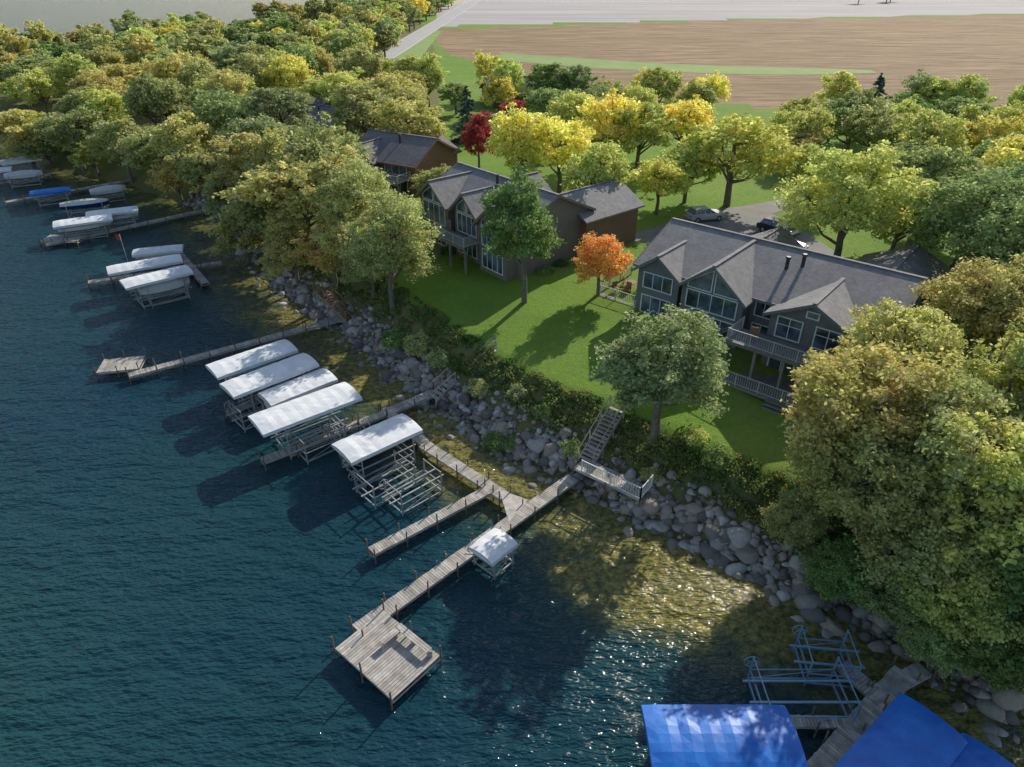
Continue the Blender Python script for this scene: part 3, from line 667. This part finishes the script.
# ---------------------------------------------------------------- cars
def car(px,py,rz,paint):
    x,y=G(px,py,5.5); mb=MB()
    prof=[(-2.3,.45),(-2.28,.85),(-2.1,1.0),(-1.6,1.05),(1.0,1.02),(2.0,.86),(2.28,.7),(2.3,.42),(1.9,.32),(-1.9,.32)]
    def loft(prof,w0,w1,m):
        n=len(prof); vs=[]
        for s in (-1,1):
            for a,z in prof:
                ww=w0 if z<.9 else w1; vs.append((a,s*ww,z))
        mb.add(vs,[tuple(range(n-1,-1,-1)),tuple(range(n,2*n))]+[(i,(i+1)%n,n+(i+1)%n,n+i) for i in range(n)],m)
    loft(prof,.92,.86,0)
    gl=[(-2.0,1.03),(-1.65,1.5),(.2,1.52),(1.05,1.0)]; vs=[]
    for s in (-1,1):
        for a,z in gl: vs.append((a,s*(.84 if z<1.2 else .68),z))
    mb.add(vs,[(3,2,1,0),(4,5,6,7)]+[(i,(i+1)%4,4+(i+1)%4,4+i) for i in range(4)],1)
    mb.add([(-1.7,-.69,1.51),(.22,-.69,1.53),(.22,.69,1.53),(-1.7,.69,1.51),(-1.6,-.6,1.57),(.1,-.6,1.59),(.1,.6,1.59),(-1.6,.6,1.57)],[(0,1,5,4),(1,2,6,5),(2,3,7,6),(3,0,4,7),(4,5,6,7)],0)
    for s in (-1,1):
        for a in (-1.62,-.55,.25): mb.beam((a,s*.85,1.02),(a+ (.18 if a<0 else -.05),s*.69,1.52),.07,.05,0)
        for a in (-1.4,1.4):
            mb.cyl((a,s*.70,.34),(a,s*.94,.34),.34,.34,16,2); mb.cyl((a,s*.94,.34),(a,s*.955,.34),.2,.18,12,3)
        mb.b2(2.2,2.31,s*.7-.15,s*.7+.15,.62,.74,3); mb.b2(-2.32,-2.24,s*.72-.12,s*.72+.12,.75,.9,4)
        mb.b2(.75,.95,min(s*.88,s*1.02),max(s*.88,s*1.02),1.0,1.12,0)
    return mb.obj('parked_car',[paint,M['glass'],M['rubber'],M['alu'],M['red']],None,(x,y,5.034),rz)
car(705,216,.25,M['carsilver']); car(778,230,-.9,M['cardark']); car(784,246,-.6,M['cardark'])

# ---------------------------------------------------------------- docks
def plank_run(mb,a,b,w,z,m=0,post=2.4,posts=True,ph=.6):
    a=Vector((a[0],a[1],0));b=Vector((b[0],b[1],0));d=(b-a);L=d.length;d.normalize();n=Vector((-d.y,d.x,0));ang=math.atan2(d.y,d.x)
    k=int(L/.17)
    for i in range(k):
        c=a+d*(i+.5)*L/k; mb.box((c.x,c.y,z-.02+random.uniform(-.006,.006)),(L/k-.022,w+random.uniform(-.03,.03),.045),ang,m)
    for s in (-1,1):
        p=a+n*s*(w/2-.06);q=b+n*s*(w/2-.06); mb.beam((p.x,p.y,z-.14),(q.x,q.y,z-.14),.07,.17,m)
    if posts:
        k=max(1,round(L/post))
        for i in range(k+1):
            c=a+d*L*i/k
            for s in (-1,1):
                e=c+n*s*(w/2+.07); mb.cyl((e.x,e.y,-2.2),(e.x,e.y,z+ph*random.uniform(.75,1.25)),.055,.05,6,1)
            p=c+n*w/2;q=c-n*w/2; mb.beam((p.x,p.y,z-.26),(q.x,q.y,z-.26),.07,.07,m)
def dock(name,runs,z=.75,mats=None,extra=None):
    mb=MB()
    for r in runs:
        (a,b,w)=r[:3]; plank_run(mb,G(a[0],a[1],z),G(b[0],b[1],z),w,z)
    if extra: extra(mb)
    return mb.obj(name,mats or [M['wood'],M['post']])
def mainextra(mb):
    z=.75; c=[G(334,647,z),G(384,611,z),G(440,655,z),G(392,701,z)]
    a=((c[0][0]+c[1][0])/2,(c[0][1]+c[1][1])/2); b=((c[2][0]+c[3][0])/2,(c[2][1]+c[3][1])/2)
    w=math.hypot(c[0][0]-c[1][0],c[0][1]-c[1][1]); plank_run(mb,a,b,w,z+.004,post=2.0,ph=.85)
    d=Vector((b[0]-a[0],b[1]-a[1],0)).normalized(); n=Vector((-d.y,d.x,0)); A=Vector((a[0],a[1],0)); ln=(Vector((b[0],b[1],0))-A).length
    s=1 if (n.x*(c[1][0]-a[0])+n.y*(c[1][1]-a[1]))>0 else -1
    p=A+d*(ln*.38)+n*s*(w/2-.35); q=A+d*(ln-.4)+n*s*(w/2-.35)
    for k in range(3): 
        o=n*s*(k*.14-.14); mb.beam((p.x+o.x,p.y+o.y,z+.45),(q.x+o.x,q.y+o.y,z+.45),.12,.04)
    for t in (0,.5,1):
        e=p.lerp(q,t); mb.beam((e.x,e.y,z),(e.x,e.y,z+.43),.1,.3)
    r=A+d*(ln*.42); r2=r+n*s*(w/2-.5)
    for k in range(3):
        o=d*(k*.14-.14); mb.beam((r.x+o.x,r.y+o.y,z+.45),(r2.x+o.x,r2.y+o.y,z+.45),.12,.04)
    for t in (0.05,.9):
        e=r.lerp(r2,t); mb.beam((e.x,e.y,z),(e.x,e.y,z+.43),.3,.1)
dock('main_dock',[((573,477),(357,630),.98)],extra=mainextra)
def triextra(mb):
    z=.76; c=[G(499,489,z),G(528,500,z),G(509,522,z)]
    slab(mb,[(x,y,z) for x,y in c],.06)
dock('side_dock',[((424,444),(505,496),.95),((489,489),(371,551),.8)],extra=triextra)
dock('lift_dock',[((462,380),(384,413),.95),((384,413),(262,460),.8),((318,372),(228,412),.7),((402,430),(345,462),.7),((384,408),(430,447),.85)],z=.7)
dock('long_dock',[((348,316),(128,375),.85)],z=.7,extra=lambda mb: plank_run(mb,G(100,366,.7),G(142,362,.7),2.4,.705,post=1.8))
dock('aluminium_dock',[((222,262),(88,282),.9),((178,252),(205,283),.9)],z=.7)
dock('north_dock',[((217,207),(45,244),1.0)],z=.7,extra=lambda mb: plank_run(mb,G(45,238,.7),G(82,238,.7),2.4,.705,post=1.8))
dock('far_dock',[((140,178),(5,202),1.0)],z=.7); dock('farther_dock',[((52,152),(-30,166),1.1),((10,172),(48,176),1.3)],z=.7)
dock('corner_dock',[((925,668),(876,694),.9),((905,672),(812,778),1.1),((842,664),(890,706),.9),((770,720),(860,722),.6)],z=.75)

# ---------------------------------------------------------------- boat lifts, boats
def hull(mb,L,w,z,m,mc):
    st=[(-.5,.80,.1),(-.3,.95,.0),(0,1.0,-.02),(.25,.85,0),(.42,.45,.12),(.5,.04,.35)]; rows=[]
    for f,hw,k in st:
        y=hw*w/2; rows.append([(f*L,-y,z+.75+.1*f),(f*L,-y*.85,z+.3+k),(f*L,0,z+k),(f*L,y*.85,z+.3+k),(f*L,y,z+.75+.1*f)])
    vs=[v for r in rows for v in r]; fs=[(i*5+j,i*5+j+1,i*5+j+6,i*5+j+5) for i in range(5) for j in range(4)]+[(4,3,2,1,0)]
    mb.add(vs,fs,m)
    top=[]
    for (f,hw,k) in st:
        y=hw*w/2*1.02; hh=.55*math.cos(f*2.2); top.append([(f*L,-y,z+.76+.1*f),(f*L,-y*.5,z+.8+hh*.8),(f*L,0,z+.82+hh),(f*L,y*.5,z+.8+hh*.8),(f*L,y,z+.76+.1*f)])
    vs=[v for r in top for v in r]; mb.add(vs,[(i*5+j,i*5+j+5,i*5+j+6,i*5+j+1) for i in range(5) for j in range(4)]+[(0,1,2,3,4)],mc)
def lift(a,b,w,zc,name='boat_lift',fr='alu',cv='canvas',canopy=True,boat=None):
    z=zc if canopy else 1.2
    a=G(a[0],a[1],z);b=G(b[0],b[1],z); L=math.hypot(b[0]-a[0],b[1]-a[1]); rz=math.atan2(b[1]-a[1],b[0]-a[0])
    mb=MB(); bx=min(L*.36,2.3); hy=w/2-.12; top=zc-.12 if canopy else 2.0
    for sx in (-1,1):
        for sy in (-1,1):
            mb.beam((sx*bx,sy*hy,-2),(sx*bx,sy*hy,top),.08,.08,0)
            if canopy: mb.beam((sx*bx,sy*hy,top-.7),(sx*(bx+.8),sy*hy,top-.05),.045,.045,0)
        mb.beam((sx*bx,-hy,.25),(sx*bx,hy,.25),.07,.11,0); mb.beam((sx*bx,-hy,.95),(sx*bx,hy,.95),.06,.10,0)
        if not canopy: mb.beam((sx*bx,-hy,1.95),(sx*bx,hy,1.95),.05,.05,0)
    for sy in (-1,1):
        mb.beam((-bx,sy*hy,.25),(bx,sy*hy,.25),.07,.10,0); mb.beam((-bx-.6,sy*hy*.45,1.08),(bx+.6,sy*hy*.45,1.08),.10,.08,0)
        mb.beam((-bx,sy*hy,1.0),(bx,sy*hy,1.0),.05,.07,0)
        mb.beam((-bx,sy*hy,.3),(bx,sy*hy,1.0),.035,.035,0)
    cx,cy,cz=-bx,hy+.12,1.5; pr=None
    for i in range(15):
        t=2*math.pi*i/14; p=(cx+.38*math.cos(t),cy,cz+.38*math.sin(t))
        if pr: mb.beam(pr,p,.035,.035,0)
        if i%3==0: mb.beam((cx,cy,cz),p,.025,.025,0)
        pr=p
    if canopy:
        for sy in (-1,1): mb.beam((-L/2+.1,sy*(w/2-.06),zc-.06),(L/2-.1,sy*(w/2-.06),zc-.06),.06,.06,0)
        nx=max(6,int(L/.45)); nx+=nx%2; ny=8; rows=[]
        for i in range(nx+1):
            f=i/nx; x=-L/2+f*L; endd=max(0,1-min(f,1-f)*L/.5); sag=-.03*(i%2)
            row=[(x,-w/2-.02,zc-.28+random.uniform(-.02,.02))]
            for j in range(ny+1):
                t=-1+2*j/ny; hh=.27*(1-abs(t)**2)-.10*endd*(1-abs(t)*.5)
                row.append((x,t*w/2,zc+hh+sag*(1-abs(t)*.6)+random.uniform(-.012,.012)))
            row.append((x,w/2+.02,zc-.28+random.uniform(-.02,.02))); rows.append(row)
            if i%4==0:
                pr=None
                for q in row[1:-1]:
                    q2=(q[0],q[1]*.98,q[2]-.05)
                    if pr: mb.beam(pr,q2,.035,.035,0)
                    pr=q2
        k=len(rows[0]); vs=[v for r in rows for v in r]
        fs=[(i*k+j,i*k+j+1,(i+1)*k+j+1,(i+1)*k+j)[::-1] for i in range(nx) for j in range(k-1)]
        mb.add(vs,fs,1)
        for r in (rows[0],rows[-1]): mb.add([(r[0][0],v[1],v[2]) for v in r[1:-1]]+[(r[0][0],w/2,zc-.24),(r[0][0],-w/2,zc-.24)],[tuple(range(ny+3))],1)
    if boat: hull(mb,min(L*.95,6.2),w*.72,1.1,2,3)
    return mb.obj(name,[M[fr],M[cv],M[boat or 'hull'],M['cream']],None,((a[0]+b[0])/2,(a[1]+b[1])/2,0),rz)
lift((211,371),(291,344),2.7,2.9); lift((226,390),(311,358),2.7,2.9); lift((264,399),(330,373),2.5,2.4,boat='hull'); lift((255,425),(353,389),3.0,3.1); lift((341,453),(412,421),2.8,2.8)
lift((356,492),(412,462),2.6,0,canopy=False); lift((385,500),(440,470),2.2,0,canopy=False); lift((290,448),(345,424),2.6,0,canopy=False); lift((232,416),(262,404),2.4,0,canopy=False); lift((330,440),(370,424),2.2,0,canopy=False)
lift((480,555),(506,535),2.0,1.7,name='watercraft_lift')
lift((107,270),(181,257),2.6,2.8); lift((122,284),(189,268),2.8,2.8); lift((133,252),(183,247),2.2,2.2,boat='hull'); lift((140,296),(192,284),2.4,0,canopy=False,boat='hull')
lift((53,224),(112,216),2.8,2.4,boat='hull'); lift((86,214),(138,208),2.4,2.4,boat='hull'); lift((60,210),(112,205),2.4,1.6,canopy=False,boat='hullblue'); lift((30,193),(70,188),2.4,2.0,cv='bluecanvas'); lift((0,163),(40,157),2.8,2.4)
lift((-30,172),(12,168),2.6,2.2); lift((5,180),(45,176),2.4,0,canopy=False,boat='hull'); lift((90,196),(128,191),2.2,0,canopy=False,boat='hull')
lift((647,737),(797,737),3.1,2.9,fr='bluealu',cv='bluecanvas'); lift((868,795),(934,716),3.0,2.9,fr='bluealu',cv='bluecanvas'); lift((950,830),(1000,758),3.0,2.7,fr='bluealu',cv='bluecanvas')
lift((742,690),(862,690),2.8,0,fr='bluealu',canopy=False); lift((795,652),(860,658),2.4,0,fr='bluealu',canopy=False)

# ---------------------------------------------------------------- shore platforms, stairs
mb=MB(); z=1.5
c=[G(574,468,z),G(585,457,z),G(651,487,z),G(640,500,z)]
plank_run(mb,((c[0][0]+c[1][0])/2,(c[0][1]+c[1][1])/2),((c[2][0]+c[3][0])/2,(c[2][1]+c[3][1])/2),1.5,z,post=2.2,ph=.1)
mb.obj('shore_platform',[M['wood'],M['post']])
mb=MB(); rail(mb,(c[0][0]+.5,c[0][1]-.4,z),(c[3][0],c[3][1],z)); rail(mb,(c[3][0],c[3][1],z),(c[2][0],c[2][1],z)); mb.obj('platform_railing',[M['white']])
def stairs(name,a,b,za,zb,w=1.2,mt='wood'):
    a=Vector((*G(a[0],a[1],za),za));b=Vector((*G(b[0],b[1],zb),zb)); mb=MB()
    n=max(3,int(abs(zb-za)/.18)); d=(b-a); ang=math.atan2(d.y,d.x); s=Vector((-math.sin(ang),math.cos(ang),0)); hl=Vector((d.x,d.y,0)).length/n
    for i in range(n):
        c=a+d*(i+.5)/n; mb.box((c.x,c.y,c.z),(hl*.9,w,.05),ang)
    for k in (-1,1):
        o=s*k*w/2; mb.beam(a+o-Vector((0,0,.12)),b+o-Vector((0,0,.12)),.06,.26)
        mb.beam(a+o+Vector((0,0,.95)),b+o+Vector((0,0,.95)),.06,.06)
        for i in range(4):
            c=a+d*i/3+o; mb.beam(c-Vector((0,0,1.0)),c+Vector((0,0,.97)),.08,.08)
    mb.obj(name,[M[mt]])
stairs('shore_stairs',(586,461),(617,408),1.5,4.1,1.2,'wood')
stairs('wooden_stairs',(462,380),(496,348),.9,3.9,1.0); stairs('boardwalk_stairs',(350,318),(318,288),.8,3.2,1.2,'wood2'); stairs('bank_steps',(432,398),(452,380),.7,1.6,1.0)
x,y=G(128,262,.7); mb=MB(); mb.cyl((0,0,-1),(0,0,4.2),.04,.03,8,0); 
vs=[(0,0,4.1),(.5,.05,4.05),(1.0,-.03,4.08),(0,0,3.4),(.5,.05,3.38),(1.0,-.03,3.4)]; mb.add(vs,[(0,3,4,1),(1,4,5,2)],1); mb.obj('flag_pole',[M['white'],M['red']],None,(x,y,0),2.6)

# ---------------------------------------------------------------- light, sky, camera
az,el=math.radians(34),math.radians(31)
sd=Vector((math.sin(az)*math.cos(el),math.cos(az)*math.cos(el),math.sin(el)))
sun=bpy.data.lights.new('sun','SUN'); sun.energy=5.0; sun.angle=math.radians(.5); sun.color=(1,.94,.84)
so=bpy.data.objects.new('sun',sun); scene.collection.objects.link(so); so.rotation_euler=(-sd).to_track_quat('-Z','Y').to_euler()
w=bpy.data.worlds.new('World'); scene.world=w; w.use_nodes=True; nt=w.node_tree
sky=nt.nodes.new('ShaderNodeTexSky'); sky.sky_type='NISHITA'; sky.sun_disc=False; sky.sun_elevation=el; sky.sun_rotation=az
nt.links.new(sky.outputs[0],nt.nodes['Background'].inputs[0]); nt.nodes['Background'].inputs[1].default_value=.15
cam=bpy.data.cameras.new('camera'); co=bpy.data.objects.new('camera',cam); scene.collection.objects.link(co)
cam.sensor_width=36; cam.lens=FPX/1024*36; cam.clip_end=20000; cam.clip_start=.5
co.location=(0,0,CAMH); co.rotation_euler=(math.pi/2-PITCH,0,0); scene.camera=co
scene.view_settings.view_transform='Standard'; scene.view_settings.look='None'; scene.view_settings.exposure=0
print('objects',len(bpy.data.objects),'trees',len(trees))
